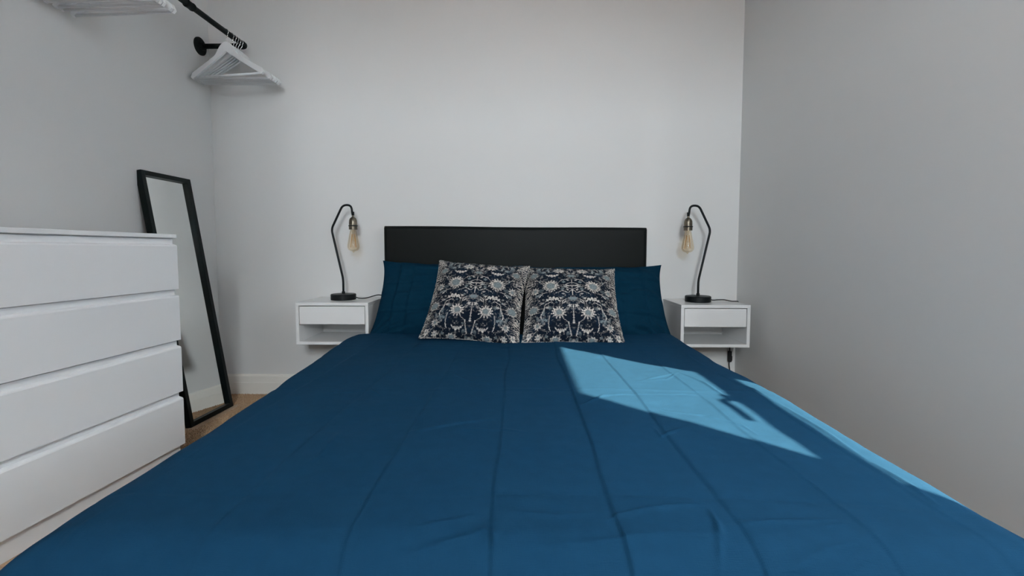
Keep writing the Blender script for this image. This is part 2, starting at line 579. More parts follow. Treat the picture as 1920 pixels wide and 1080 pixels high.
def duvet():
    step = 0.0046
    side = 0.42
    na = int((1.6 + 2 * side) / 0.0030)
    a_par = np.linspace(-1, 1, na)
    b_len = (Y_HEAD - Y_FOOT) + 0.36
    nb = int(b_len / step)
    b_par = np.linspace(0, b_len, nb)         # distance from the head edge
    A, B = np.meshgrid(a_par, b_par)
    Yt = Y_HEAD - B                           # unrolled y
    Yc = np.clip(Yt, 0.55, 2.3)
    wl = np.interp(Yc, LP_Y, WL); rl = np.interp(Yc, LP_Y, RL)
    wr = np.interp(Yc, LP_Y, WR); rr = np.interp(Yc, LP_Y, RR)
    left = A < 0
    w = np.where(left, wl, wr); R = np.where(left, rl, rr)
    # unrolled arc coordinate
    half = w + R * math.pi / 2 + side - 0.10
    S = np.abs(A) * half
    over = np.clip(S - w, 0, None)
    ang = np.clip(over / R, 0, math.pi / 2 * 0.97)
    rest = np.clip(over - R * math.pi / 2 * 0.97, 0, None)
    xo = np.minimum(S, w) + R * np.sin(ang) + rest * 0.05
    drop = R * (1 - np.cos(ang)) + rest
    X = np.where(left, -xo, xo)
    # foot roll
    Rf = 0.09
    of = np.clip(Y_FOOT - Yt, 0, None)
    af = np.clip(of / Rf, 0, math.pi / 2)
    rf = np.clip(of - Rf * math.pi / 2, 0, None)
    Y = np.maximum(Yt, Y_FOOT) - Rf * np.sin(af)
    dropf = Rf * (1 - np.cos(af)) + rf
    drop = np.sqrt(drop ** 2 + dropf ** 2)
    # head hem: rounded thickness
    hh = np.clip(1 - B / 0.03, 0, 1)
    drop = drop + 0.022 * (1 - np.sqrt(np.clip(1 - hh ** 2, 0, 1)))
    # head-left corner sags away
    cl = np.clip((-X - 0.74) / 0.15, 0, 1) * np.clip((Yt - 2.12) / 0.165, 0, 1)
    drop = drop + 0.012 * cl
    # ------- relief on the cloth, measured along the surface
    SX = np.where(left, -S, S)
    H = np.zeros_like(X)
    n1 = smooth_noise(1, 14, 14)
    wob = n1((SX + 1.3) * 4, (Yt + 0.5) * 4)
    folds = [(-0.665, 0.0018, 1), (-0.460, 0.0030, -1), (-0.255, 0.0038, 1), (-0.052, 0.0042, -1), (0.146, 0.0065, 1),
             (0.322, 0.0042, -1), (0.505, 0.0030, 1), (0.66, 0.0022, -1)]
    for fx, amp, sg in folds:
        d = SX - fx - 0.006 * wob - 0.012 * (Yt - 1.4) * (-0.5)
        fade = 0.65 + 0.35 * np.sin(Yt * 7 + fx * 31)
        H += sg * amp * np.exp(-np.abs(d) / 0.0034) * fade * 0.42
        H += 0.36 * amp * np.tanh(d / 0.0030) * np.exp(-np.abs(d) / 0.055)
    # cross folds
    for fy, amp, sg in ((1.335, 0.0026, 1), (0.735, 0.0030, -1), (1.93, 0.0018, -1)):
        d = Yt - fy - 0.010 * n1((SX + 1.3) * 3, 3 + SX * 0) - 0.01 * np.sin(SX * 6 + fy)
        fade = 0.35 + 0.65 * np.clip(np.sin(SX * 5.5 + fy * 9) * 0.5 + 0.6, 0, 1)
        H += sg * amp * 0.7 * np.exp(-np.abs(d) / 0.005) * fade
    # individual creases traced from the cloth
    cr = [  # (px polyline, height, width)
        ([(766, 815), (850, 797), (935, 782)], 0.0035, 0.009),
        ([(860, 808), (940, 806), (985, 812)], 0.0022, 0.008),
        ([(691, 729), (655, 735), (610, 738)], 0.0020, 0.007),
        ([(691, 729), (715, 742)], 0.003, 0.006),
        ([(840, 695), (880, 712), (935, 716)], 0.0022, 0.008),
        ([(1085, 763), (1130, 743), (1170, 741), (1195, 741)], 0.0035, 0.007),
        ([(1195, 741), (1290, 740), (1330, 742)], 0.0020, 0.006),
        ([(1205, 714), (1240, 706), (1273, 699)], 0.0035, 0.006),
        ([(1195, 716), (1250, 712), (1273, 699)], 0.0022, 0.005),
        ([(1273, 699), (1320, 720), (1375, 755)], 0.0030, 0.007),
        ([(1245, 772), (1320, 782), (1390, 800), (1418, 818)], 0.0030, 0.006),
        ([(1225, 803), (1240, 820), (1285, 806)], 0.003, 0.006),
        ([(1130, 976), (1220, 958), (1320, 950)], 0.0040, 0.007),
        ([(1355, 990), (1450, 985), (1580, 980)], 0.0032, 0.006),
        ([(1535, 993), (1570, 990), (1602, 988)], 0.0030, 0.005),
        ([(1405, 1060), (1470, 1045), (1560, 1032)], 0.0036, 0.006),
        ([(1480, 1042), (1550, 1024), (1612, 1016)], 0.0034, 0.006),
        ([(1575, 1048), (1610, 1036), (1650, 1028)], 0.0030, 0.005),
        ([(1330, 958), (1345, 985), (1355, 1010)], 0.0040, 0.007),
        ([(1345, 985), (1352, 1030), (1345, 1060)], 0.0030, 0.008),
        ([(915, 985), (890, 1000), (800, 1018), (730, 1032)], 0.0032, 0.009),
        ([(900, 965), (840, 980), (780, 990)], 0.0024, 0.008),
        ([(960, 960), (1040, 968), (1120, 962)], 0.0026, 0.008),
        ([(965, 1012), (1050, 1016), (1140, 1010), (1260, 1000), (1340, 1004)], 0.0030, 0.007),
        ([(960, 1045), (1060, 1040), (1140, 1048)], 0.0026, 0.008),
        ([(1020, 1028), (1110, 1032), (1180, 1026)], 0.0022, 0.006),
        ([(1180, 1052), (1240, 1046), (1310, 1050)], 0.0026, 0.007),
        ([(1400, 728), (1432, 745)], 0.003, 0.006),
        ([(1460, 760), (1560, 820), (1620, 862)], 0.0035, 0.008),
        ([(1640, 872), (1720, 920), (1760, 948)], 0.0030, 0.008),
        ([(640, 812), (600, 860), (570, 880)], 0.0022, 0.012),
        ([(900, 990), (925, 1000), (930, 1015)], 0.0036, 0.006),
    ]
    for pts, amp, wd in cr:
        q = [px_to_bed(*p) for p in pts]
        best = np.full(X.shape, 9.0)
        along = np.zeros_like(X)
        tot = sum(math.dist(q[k], q[k + 1]) for k in range(len(q) - 1))
        acc = 0.0
        for k in range(len(q) - 1):
            (ax, ay), (bx, by) = q[k], q[k + 1]
            L = math.dist(q[k], q[k + 1])
            t = np.clip(((X - ax) * (bx - ax) + (Y - ay) * (by - ay)) / (L * L), 0, 1)
            d = np.hypot(X - ax - t * (bx - ax), Y - ay - t * (by - ay))
            m = d < best
            best = np.where(m, d, best)
            along = np.where(m, (acc + t * L) / tot, along)
            acc += L
        H += amp * 1.2 * np.exp(-(best / (wd * 0.62)) ** 2) * (0.25 + 0.75 * np.sin(math.pi * np.clip(along, 0.02, 0.98)))
    # soft undulation and fine rumple
    n2, n3 = smooth_noise(5, 30, 30), smooth_noise(9, 90, 90)
    H += 0.0060 * n1((SX + 1.3) * 2.4, (Yt + 0.5) * 2.2)
    H += 0.0022 * n2((SX + 1.3) * 7, (Yt + 0.5) * 9)
    H += 0.0005 * n3((SX + 1.3) * 22, (Yt + 0.5) * 30)
    # the overhang ripples
    hang = np.clip(over / 0.2, 0, 1)
    rip = 0.010 * np.sin(Yt * 9.0 + np.where(left, 0.6, 2.1)) + 0.007 * np.sin(Yt * 17.0 + 1.3)
    rip = rip + 0.010 * n2((Yt + 0.6) * 6, 4 + 0 * Yt)
    X = X + np.where(left, -1, 1) * rip * hang * np.where(left, 1.0, 0.35)
    side_t = np.sin(ang)
    X = X + np.where(left, -1, 1) * H * side_t
    Z = ZD - drop + H * np.cos(ang) * np.cos(af)
    Y = Y - H * np.sin(af)
    Z = np.maximum(Z, 0.05)
    ny_, nx_ = X.shape
    V = np.stack([X, Y, Z], -1).reshape(-1, 3)
    idx = np.arange(ny_ * nx_).reshape(ny_, nx_)
    faces = np.stack([idx[:-1, :-1], idx[1:, :-1], idx[1:, 1:], idx[:-1, 1:]], -1).reshape(-1, 4)
    me = bpy.data.meshes.new('duvet')
    me.from_pydata(V.tolist(), [], faces.tolist())
    o = link('duvet', me, M['duvet'], None, True)
    sm = o.modifiers.new('thickness', 'SOLIDIFY')
    sm.thickness = 0.018
    sm.offset = -1
    tag(o, 'teal blue cotton duvet with packing creases spread over the bed', 'duvet')
    return o


duvet()


# ---- pillows and cushions
def pad_mesh(name, w, h, t, n, pinch, seed, wrinkle, half=None, ear=0.0):
    """a stuffed rectangular cover. half: 'front' or 'back' gives one side only. local: x width, z height, -y front."""
    u = np.linspace(-1, 1, n)
    U, V = np.meshgrid(u, u)
    # sharper sampling at the rims
    prof = np.clip(1 - np.abs(U) ** 2.6, 0, 1) ** 0.62 * np.clip(1 - np.abs(V) ** 2.6, 0, 1) ** 0.62
    Xp = U * w / 2 * (1 - pinch * (1 - V ** 2) ** 1.0 * np.abs(U) ** 2 + ear * (np.abs(V) ** 6) * np.abs(U) ** 6)
    Zp = V * h / 2 * (1 - pinch * (1 - U ** 2) ** 1.0 * np.abs(V) ** 2 + ear * (np.abs(U) ** 6) * np.abs(V) ** 6)
    k = np.random.default_rng(seed)
    nn1, nn2 = smooth_noise(seed, 12, 12), smooth_noise(seed + 50, 24, 24)
    wr = nn1((U + 1) * 2.5, (V + 1) * 2.5) * 0.6 + nn2((U + 1) * 5, (V + 1) * 9) * 0.4
    if half is None:                          # pressed-in packing folds of a pillow case
        for fu, fv, amp in ((-0.72, None, 0.9), (-0.50, None, 0.6), (0.36, None, 0.5), (0.70, None, 0.8), (None, -0.42, 0.7), (None, 0.30, 0.4)):
            d = (U - fu) * w / 2 + 0.010 * nn1((V + 1) * 3, V * 0 + 2) if fu is not None else (V - fv) * h / 2 + 0.008 * nn1((U + 1) * 3, U * 0 + 5)
            wr = wr + amp * (0.30 * np.exp(-np.abs(d) / 0.006) + 0.30 * np.tanh(d / 0.006) * np.exp(-np.abs(d) / 0.04))
        rad = np.hypot(U + 0.95, (V + 0.9) * 0.8)
        wr = wr + 0.35 * np.sin(np.arctan2(V + 1.05, U + 1.05) * 22) * np.exp(-(rad / 0.5) ** 2)
        rad = np.hypot(U - 0.95, (V + 0.9) * 0.8)
        wr = wr + 0.35 * np.sin(np.arctan2(V + 1.05, 1.05 - U) * 20) * np.exp(-(rad / 0.5) ** 2)
    verts, faces = [], []
    idx = np.arange(n * n).reshape(n, n)
    out = []
    for s in ((-1,) if half == 'front' else (1,) if half == 'back' else (-1, 1)):
        Yp = s * (t / 2 * prof + wrinkle * wr * np.clip(prof * 3, 0, 1))
        P = np.stack([Xp, Yp, Zp], -1).reshape(-1, 3)
        q = np.stack([idx[:-1, :-1], idx[:-1, 1:], idx[1:, 1:], idx[1:, :-1]], -1).reshape(-1, 4)
        if s > 0:
            q = q[:, ::-1]
        faces += (q + len(verts)).tolist()
        verts += P.tolist()
    me = bpy.data.meshes.new(name)
    me.from_pydata(verts, [], faces)
    if half is None:
        bm = bmesh.new(); bm.from_mesh(me)
        bmesh.ops.remove_doubles(bm, verts=bm.verts, dist=1e-5)
        bmesh.ops.recalc_face_normals(bm, faces=bm.faces)
        bm.to_mesh(me); bm.free()
    me.update()
    return me, U, V


def lean(o, x, yb, zb, yt, zt, roll=0.0, yaw=0.0):
    """put the pad's centre between a bottom line and a top line in the y-z plane."""
    c = Vector((x, (yb + yt) / 2, (zb + zt) / 2))
    a = math.atan2(yt - yb, zt - zb)
    o.matrix_world = Matrix.Translation(c) @ Matrix.Rotation(yaw, 4, 'Z') @ Matrix.Rotation(-a, 4, 'X') @ Matrix.Rotation(roll, 4, 'Y')


def pillow(x, seed, roll, w, yb, zb, yt, zt, label, mirror):
    me, U, V = pad_mesh('pillow', w, 0.45, 0.19, 150, 0.050, seed, 0.020, ear=0.035)
    o = link('pillow', me, M['pillow'], None, True)
    lean(o, x, yb, zb, yt, zt, roll)
    if mirror:
        o.matrix_world = o.matrix_world @ Matrix.Scale(-1, 4, Vector((1, 0, 0)))
    tag(o, label, 'pillow', 'plain navy pillows against the headboard')
    return o


pillow(-0.388, 21, math.radians(2.2), 0.75, 2.275, 0.415, 2.470, 0.730,
       'plain navy teal pillow behind the patterned cushion, next to the lamp by the mirror', False)
pillow(0.378, 33, math.radians(-0.5), 0.75, 2.275, 0.410, 2.470, 0.712,
       'plain navy teal pillow behind the patterned cushion, next to the lamp with hanging cord', False)


# cushion print -----------------------------------------------------------------
NAVY = np.array([0.003, 0.0075, 0.017])
CREAM = np.array([0.70, 0.645, 0.58])
GREY = np.array([0.20, 0.245, 0.255])
BLUE = np.array([0.006, 0.021, 0.046])


def cushion_print(U, V):
    q = 1 / 135
    Uq, Vq = np.round(U / q) * q, np.round(V / q) * q
    jit = smooth_noise(77, 160, 160)
    u = np.abs(Uq) + 0.010 * jit((np.abs(Uq)) * 55, (Vq + 1) * 55)
    v = Vq + 0.010 * jit((np.abs(Uq) + 0.5) * 60, (Vq + 1) * 60)
    C = np.zeros(U.shape + (3,)) + NAVY
    w = np.zeros(U.shape)                     # cream weight
    g = np.zeros(U.shape)                     # grey-blue weight
    fine = smooth_noise(4, 120, 120)
    fn = fine(np.abs(Uq) * 60, (Vq + 1) * 50)

    def line(pts, wd=0.0058):
        for (ax, ay), (bx, by) in zip(pts[:-1], pts[1:]):
            L2 = (bx - ax) ** 2 + (by - ay) ** 2
            t = np.clip(((u - ax) * (bx - ax) + (v - ay) * (by - ay)) / L2, 0, 1)
            d = np.hypot(u - ax - t * (bx - ax), v - ay - t * (by - ay))
            w[:] = np.maximum(w, 0.85 * np.clip(1.6 - d / wd, 0, 1))

    # scrolling vines: contour lines of soft noise, denser toward the sides
    s1, s2, s3 = smooth_noise(11, 40, 40), smooth_noise(12, 60, 60), smooth_noise(13, 90, 90)
    c1 = np.abs(s1(u * 9 + 1, (v + 1) * 8))
    w = np.maximum(w, 0.55 * np.clip(1.5 - c1 / 0.026, 0, 1) * (s3(u * 20, (v + 1) * 20) > -0.25))
    edge = np.clip((u - 0.56) / 0.3, 0, 1)
    c2 = np.abs(s2(u * 16 + 2, (v + 1) * 15))
    w = np.maximum(w, (0.15 + 0.6 * edge) * np.clip(1.5 - c2 / (0.03 + 0.07 * edge), 0, 1))
    # leaf flecks
    lf = s3(u * 26 + 3, (v + 1) * 26)
    w = np.maximum(w, np.clip((lf - 0.58) * 5, 0, 0.8) * (0.40 + 0.5 * edge))
    g = np.maximum(g, np.clip((s2(u * 15, (v + 1) * 15 + 3) - 0.60) * 4, 0, 0.5))
    # streaky woven sides
    st = np.sin(v * 120 + 5 * s2(u * 14, (v + 1) * 14) + u * 25)
    w = np.maximum(w, np.clip((u - 0.80) / 0.12, 0, 1) * np.clip(st * 1.6 - 0.15, 0, 0.85))

    def dark(cx, cy, rx, ry):
        m = np.clip(1.5 - 1.5 * np.hypot((u - cx) / rx, (v - cy) / ry) + 0.4, 0, 1)
        w[:] = w * (1 - m); g[:] = g * (1 - m)

    def flower(cx, cy, rx, ry, n, core=0.5, fringe=0.2, dots=True, base=0.9):
        dark(cx, cy, rx * 1.25, ry * 1.25)
        du, dv = (u - cx) / rx, (v - cy) / ry
        r = np.hypot(du, dv); th = np.arctan2(dv, du)
        edge_r = 1 - fringe * (0.5 + 0.5 * np.cos(n * th)) + 0.10 * fn
        inside = np.clip((edge_r - r) * 7, 0, 1)
        ww = inside * base * (0.80 + 0.25 * fn)
        if dots:
            ring = np.exp(-((r - 0.72) / 0.10) ** 2) * (np.cos(n * th + 1.2) > 0.25)
            ww = ww * (1 - 0.85 * ring)
        cm = np.clip((core - r) * 7, 0, 1)
        w[:] = np.maximum(w, ww * (1 - cm))
        w[:] = w * (1 - cm)
        g[:] = np.maximum(g, cm * (0.85 + 0.25 * fn))

    def crescent(cx, cy, R, t0, t1, thick, wd=0.9):
        du, dv = u - cx, v - cy
        r = np.hypot(du, dv * 1.25); th = np.arctan2(dv, du)
        tt = (th - t0) / (t1 - t0)
        tap = np.clip(np.sin(np.clip(tt, 0, 1) * math.pi), 0, 1) * ((tt > 0) & (tt < 1))
        tk = thick * tap * (0.75 + 0.35 * np.cos(tt * 34))
        m = np.clip((tk - np.abs(r - R)) / 0.012 + 0.3, 0, 1) * (tap > 0)
        halo = np.clip((thick * 1.7 * tap - np.abs(r - R)) / 0.02, 0, 1) * (tap > 0)
        w[:] = w * (1 - halo); g[:] = g * (1 - halo)
        w[:] = np.maximum(w, m * wd * (0.85 + 0.2 * fn))

    # calm navy field round the middle
    for cx, cy, rx, ry in ((0, .78, .16, .2), (0.12, .34, .22, .12), (0, .08, .2, .12), (0.08, -.58, .14, .14), (.42, -.7, .10, .08), (.30, .62, .16, .05)):
        dark(cx, cy, rx, ry)
    # lattice
    line([(0, .50), (.12, .42), (.20, .40), (.30, .30)]); line([(0, .33), (.16, .25), (.28, .25)])
    line([(0, .12), (.12, .20), (.28, .22)]); line([(0, .12), (.09, .04), (.20, .10), (.34, .03)])
    line([(0, -.02), (0, .42)], 0.006); line([(0, .235), (.13, .235)], 0.009)
    line([(.20, .66), (.10, .58), (0, .585)]); line([(.60, .28), (.72, .42), (.86, .52)])
    line([(.10, -.10), (.20, -.16), (.24, -.30)]); line([(0, -.18), (.14, -.17), (.22, -.24)])
    line([(0, -.26), (0, -.66)], 0.007); line([(0, .70), (0, .93)], 0.007); line([(0, .80), (.07, .80)], 0.008)
    line([(0, .88), (.05, .88)], 0.008); line([(.24, -.56), (.10, -.66), (.08, -.80), (.04, -.92)])
    line([(.42, -.18), (.56, -.24), (.60, -.38), (.66, -.52), (.62, -.64)]); line([(.48, -.52), (.50, -.70), (.47, -.84)])
    line([(.40, .90), (.48, .80), (.46, .68)]); line([(.54, .92), (.60, .78)]); line([(.44, .06), (.60, .05), (.70, -.05)])
    line([(.60, -.20), (.70, -.26), (.80, -.22)]); line([(.54, .36), (.66, .40)]); line([(.62, -.70), (.72, -.80), (.80, -.88)])
    for cx, cy, rr_ in ((.10, .12, .035), (.085, .40, .035), (.20, .14, .045), (.17, .34, .045), (0, -.66, .028), (.19, .02, .03),
                        (.24, -.10, .035), (.12, -.36, .045), (.07, -.29, .05), (.08, .70, .045), (.05, .63, .04), (.13, .73, .04),
                        (.46, -.34, .055), (.52, -.32, .04), (.62, -.60, .05), (.64, -.66, .045), (.55, -.62, .045), (.49, .75, .05),
                        (.58, .68, .05), (.68, .80, .05), (.48, .86, .045), (.70, .12, .07), (.74, .00, .05), (.62, .13, .045)):
        rr0 = np.hypot(u - cx, (v - cy) * 1.1)
        m = np.clip((rr_ * (0.9 + 0.25 * np.cos(5 * np.arctan2(v - cy, u - cx))) - rr0) / 0.012, 0, 1)
        if cx > 0.15 and rr_ >= 0.045:
            g = np.maximum(g, m * 0.8); w = w * (1 - 0.6 * m)
        else:
            w = np.maximum(w, m * 0.75)
    # big blossoms
    flower(.44, .23, .185, .175, 17, 0.52)
    flower(.25, .74, .145, .125, 11, 0.28, 0.35, False)
    flower(.29, -.44, .165, .165, 13, 0.40, 0.40, False)
    flower(.79, .60, .13, .12, 15, 0.62, 0.30, False, 0.7)
    flower(.82, -.34, .15, .13, 15, 0.62, 0.35, False, 0.7)
    flower(.78, .13, .10, .11, 9, 0.35, 0.3, False, 0.75)
    flower(.72, -.72, .10, .10, 9, 0.35, 0.35, False, 0.75)
    flower(.88, -.90, .08, .08, 7, 0.3, 0.3, True, 0.85)
    flower(.70, -.94, .07, .07, 7, 0.3, 0.3, True, 0.85)
    flower(.36, -.98, .12, .06, 9, 0.5, 0.35, False, 0.75)
    flower(0, .535, .115, .060, 8, 0.72, 0.35, False, 0.6)
    flower(0, -.115, .115, .068, 8, 0.72, 0.35, False, 0.6)
    crescent(.40, .66, .165, -2.85, -0.45, .060)
    crescent(.41, -.24, .165, 0.25, 2.9, .066)
    crescent(.25, -.74, .12, -3.0, -0.15, .052)
    crescent(.18, 1.00, .12, -2.5, -0.6, .030)
    w *= np.clip(0.86 + 0.35 * fn, 0.4, 1.1)
    # faded mid-blue ground shows here and there
    bl = np.clip((s1(u * 6, (v + 1) * 6) - 0.25) * 1.2, 0, 0.35)
    C = C * (1 - bl[..., None]) + BLUE * bl[..., None]
    g = np.clip(g, 0, 1)[..., None]; w = np.clip(w, 0, 1)[..., None]
    C = C * (1 - g) + GREY * g
    C = C * (1 - w) + CREAM * w
    return C


def print_material():
    m = bpy.data.materials.new('woven_floral_print')
    m.use_nodes = True
    nt = m.node_tree
    p = nt.nodes['Principled BSDF']
    p.inputs['Roughness'].default_value = 0.9
    p.inputs['Specular IOR Level'].default_value = 0.15
    at = nt.nodes.new('ShaderNodeVertexColor')
    at.layer_name = 'print'
    nt.links.new(at.outputs[0], p.inputs['Base Color'])
    tc = nt.nodes.new('ShaderNodeTexCoord')
    n = nt.nodes.new('ShaderNodeTexNoise')
    n.inputs['Scale'].default_value = 420
    n.inputs['Detail'].default_value = 2
    b = nt.nodes.new('ShaderNodeBump')
    b.inputs['Strength'].default_value = 0.5
    b.inputs['Distance'].default_value = 0.002
    nt.links.new(tc.outputs['Object'], n.inputs['Vector'])
    nt.links.new(n.outputs['Fac'], b.inputs['Height'])
    nt.links.new(b.outputs['Normal'], p.inputs['Normal'])
    return m


M['print'] = print_material()
CW, CH, CT = 0.465, 0.45, 0.16
fm, U, V = pad_mesh('front_panel', CW, CH, CT, 400, 0.055, 61, 0.0035, 'front', ear=0.015)
colr = cushion_print(U, V).reshape(-1, 3)
ca = fm.color_attributes.new('print', 'FLOAT_COLOR', 'POINT')
ca.data.foreach_set('color', np.concatenate([colr, np.ones((len(colr), 1))], 1).astype(np.float32).ravel())
bmsh, _, _ = pad_mesh('back_panel', CW, CH, CT, 60, 0.055, 61, 0.0, 'back', ear=0.015)


def cushion(label):
    t = thing('cushion', (0, 0, 0))
    a = bpy.data.objects.new('front_panel', fm); COL.objects.link(a); a.parent = t
    b = bpy.data.objects.new('back_panel', bmsh); COL.objects.link(b); b.parent = t
    b['label'] = 'plain cream back of the cushion cover'
    # seam cord along the rim
    uu = np.linspace(-1, 1, 40)
    rim = []
    pinch, ear = 0.055, 0.015
    for s in range(4):
        for x in uu[:-1]:
            u, v = ((x, -1), (1, x), (-x, 1), (-1, -x))[s]
            rim.append((u * CW / 2 * (1 - pinch * (1 - v * v) * abs(u) ** 2 + ear * abs(v) ** 6 * abs(u) ** 6), 0,
                        v * CH / 2 * (1 - pinch * (1 - u * u) * abs(v) ** 2 + ear * abs(u) ** 6 * abs(v) ** 6)))
    rim.append(rim[0])
    c = tube('seam', rim, 0.0020, M['seam'], t, 6)
    tag(t, label, 'cushion', 'floral cushions on the bed')
    return t


fm.materials.append(M['print']); bmsh.materials.append(M['cream_cloth'])
for me_ in (fm, bmsh):
    for p in me_.polygons:
        p.use_smooth = True
c1 = cushion('navy and cream floral cushion, more tilted of the two, nearer the mirror')
lean(c1, -0.218, 2.075, 0.437, 2.325, 0.752, math.radians(4.5), math.radians(-3))
c2 = cushion('navy and cream floral cushion, more upright of the two, touching the sunlit duvet side')
lean(c2, 0.240, 2.070, 0.437, 2.330, 0.722, math.radians(1.5), math.radians(1))


# ================================================================ BEDSIDE TABLES
def bedside(x0, x1, zb, zt, label, flip):
    cx = (x0 + x1) / 2
    w = (x1 - x0)
    t = thing('bedside_table', (cx, 2.30, zb))
    d, h, th = 0.295, zt - zb, 0.016
    hw = w / 2
    box('top_panel', (-hw, 0, h - th), (hw, d, h), M['white_gloss'], t, 0.0012)
    box('bottom_panel', (-hw, 0, 0), (hw, d, th), M['white_gloss'], t, 0.0012)
    for s in (-1, 1):
        box('side_panel', (min(s * hw, s * (hw - th)), 0, th), (max(s * hw, s * (hw - th)), d, h - th), M['white_gloss'], t, 0.0008)
    box('back_panel', (-hw + th, d - 0.012, th), (hw - th, d, h - th), M['white_gloss'], t)
    zsh = h - th - 0.100
    box('divider', (-hw + th, 0.022, zsh), (hw - th, d - 0.012, zsh + 0.010), M['white_gloss'], t)
    dr = box('drawer', (-hw + th + 0.003, 0.002, zsh + 0.004), (hw - th - 0.003, 0.020, h - th - 0.0035), M['white_gloss'], t, 0.0012)
    bm = bmesh.new()
    lo, hi = (-hw + th + 0.012, 0.020, zsh + 0.014), (hw - th - 0.012, d - 0.03, h - th - 0.02)
    bm_box(bm, lo, (hi[0], hi[1], lo[2] + 0.006))
    bm_box(bm, (lo[0], lo[1], lo[2] + 0.006), (lo[0] + 0.01, hi[1], hi[2]))
    bm_box(bm, (hi[0] - 0.01, lo[1], lo[2] + 0.006), hi)
    from_bm('drawer_box', bm, M['white_gloss'], dr)
    tag(t, label, 'bedside table', 'floating bedside tables')
    return t


NL = (-1.161, -0.785, 0.353, 0.571)
NR = (0.806, 1.153, 0.348, 0.564)
bedside(*NL, 'white floating bedside table between the leaning mirror and the bed', False)
bedside(*NR, 'white floating bedside table between the bed and the room corner, cord hanging below', True)


# ================================================================ LAMPS
def bulb_parts(holder):
    """amber teardrop bulb hanging under the lamp holder; local origin at holder bottom centre."""


def lamp(loc, s, label):
    """s = +1: the neck bends toward +x; -1 mirrored."""
    t = thing('table_lamp', loc)
    lathe('lamp_base', [(0.0, 0.0), (0.064, 0.0), (0.066, 0.002), (0.066, 0.028), (0.063, 0.031), (0.014, 0.0325), (0.0, 0.0325)],
          M['black_metal'], t, 48, cap=False)
    path = [(0, 0, 0.03), (0, 0, 0.112), (-0.058 * s, 0, 0.383), (0.006 * s, 0, 0.512), (0.052 * s, 0, 0.512), (0.0585 * s, 0, 0.462)]
    st = tube('stem', fillet(path, 0.022, 6), 0.0058, M['black_metal'], t, 12)
    lathe('stem_collar', [(0.009, 0.031), (0.0085, 0.044), (0.0058, 0.046)], M['black_metal'], t, 16)
    hx = 0.0605 * s
    hd = lathe('lamp_holder', [(0.0055, 0.462), (0.0062, 0.448), (0.010, 0.446), (0.0165, 0.440), (0.0205, 0.430), (0.0215, 0.416),
                               (0.0215, 0.404), (0.0235, 0.403), (0.0235, 0.398), (0.0220, 0.397), (0.0220, 0.380), (0.0, 0.380)],
               M['brass'], t, 32, (hx, 0, 0), cap=False)
    lathe('holder_ring', [(0.0222, 0.4035), (0.0245, 0.4025), (0.0245, 0.3985), (0.0222, 0.3975)], M['black_metal'], hd, 32, (hx, 0, 0), cap=False)
    lathe('grip', [(0.0072, 0.476), (0.0072, 0.458), (0.006, 0.456)], M['black_metal'], hd, 16, (hx, 0, 0))
    prof = [(0.0150, 0.380), (0.0165, 0.372), (0.0190, 0.360), (0.0225, 0.342), (0.0265, 0.322), (0.0300, 0.305), (0.0318, 0.293),
            (0.0315, 0.284), (0.0285, 0.275), (0.0225, 0.2685), (0.0140, 0.2645), (0.0055, 0.2625), (0.0042, 0.2595), (0.0018, 0.2560), (0.0002, 0.2555)]
    bl = lathe('bulb', prof, M['bulb'], t, 36, (hx, 0, 0), cap=False)
    bl['label'] = 'amber teardrop filament bulb'
    # inner glass stem and zig-zag filament
    lathe('inner_stem', [(0.0095, 0.379), (0.0060, 0.364), (0.0035, 0.345), (0.0035, 0.322), (0.0048, 0.318), (0.0002, 0.316)], M['stem_glass'], bl, 14, (hx, 0, 0), cap=False)
    pts = []
    nf = 7
    for k in range(nf * 2 + 1):
        a = 2 * math.pi * k / (nf * 2)
        top = k % 2 == 0
        r = 0.0075 if top else 0.0165
        pts.append((hx + r * math.cos(a), r * math.sin(a), 0.356 if top else 0.284))
    tube('filament', pts, 0.0008, M['filament'], bl, 5)
    tag(t, label, 'lamp', 'bent-neck bedside lamps')
    return t


def px_plane_y(px, py, y):
    f = Vector((-math.sin(YAW) * math.cos(TILT), math.cos(YAW) * math.cos(TILT), -math.sin(TILT)))
    r = Vector((math.cos(YAW), math.sin(YAW), 0))
    u = r.cross(f)
    d = f + r * ((px - 960) / F_PX) - u * ((py - (540 - SHIFT_PX)) / F_PX)
    return CAM + d * ((y - CAM.y) / d.y)


LL = Vector((-0.972, 2.455, NL[3]))
LR = Vector((0.948, 2.455, NR[3]))
l1 = lamp(LL, 1, 'black bent-neck lamp with amber bulb on the bedside table by the mirror')
l2 = lamp(LR, -1, 'black bent-neck lamp with amber bulb on the bedside table in the corner with hanging cord')
# cords
r_c = 0.0028
zc = 0.0035
c = tube('cord', smooth_path([(0.062, 0.010, 0.012), (0.085, 0.012, zc + 0.002), (0.115, 0.020, zc + 0.002), (0.145, 0.050, zc + 0.010), (0.165, 0.075, zc + 0.014),
                              (0.182, 0.098, zc + 0.010), (0.192, 0.122, zc + 0.004), (0.204, 0.134, -0.02), (0.206, 0.136, -0.10), (0.206, 0.136, -0.24), (0.200, 0.134, -0.36)], 6),
         r_c, M['cord'], l1, 8)
zt = NR[3]
c = tube('cord', smooth_path([(0.062, 0.012, 0.014), (0.085, 0.014, zc + 0.003), (0.115, 0.020, zc + 0.004), (0.145, 0.012, zc + 0.005), (0.175, -0.006, zc), (0.197, -0.014, zc),
                              (0.209, -0.012, zc - 0.004), (0.213, -0.006, -0.03), (0.218, 0.05, -0.06), (0.230, 0.110, -0.14), (0.235, 0.126, -0.20), (0.236, 0.128, -0.24), (0.236, 0.128, -0.30), (0.236, 0.128, -0.33)], 6),
         r_c, M['cord'], l2, 8)
sx, sy = 0.236, 0.128
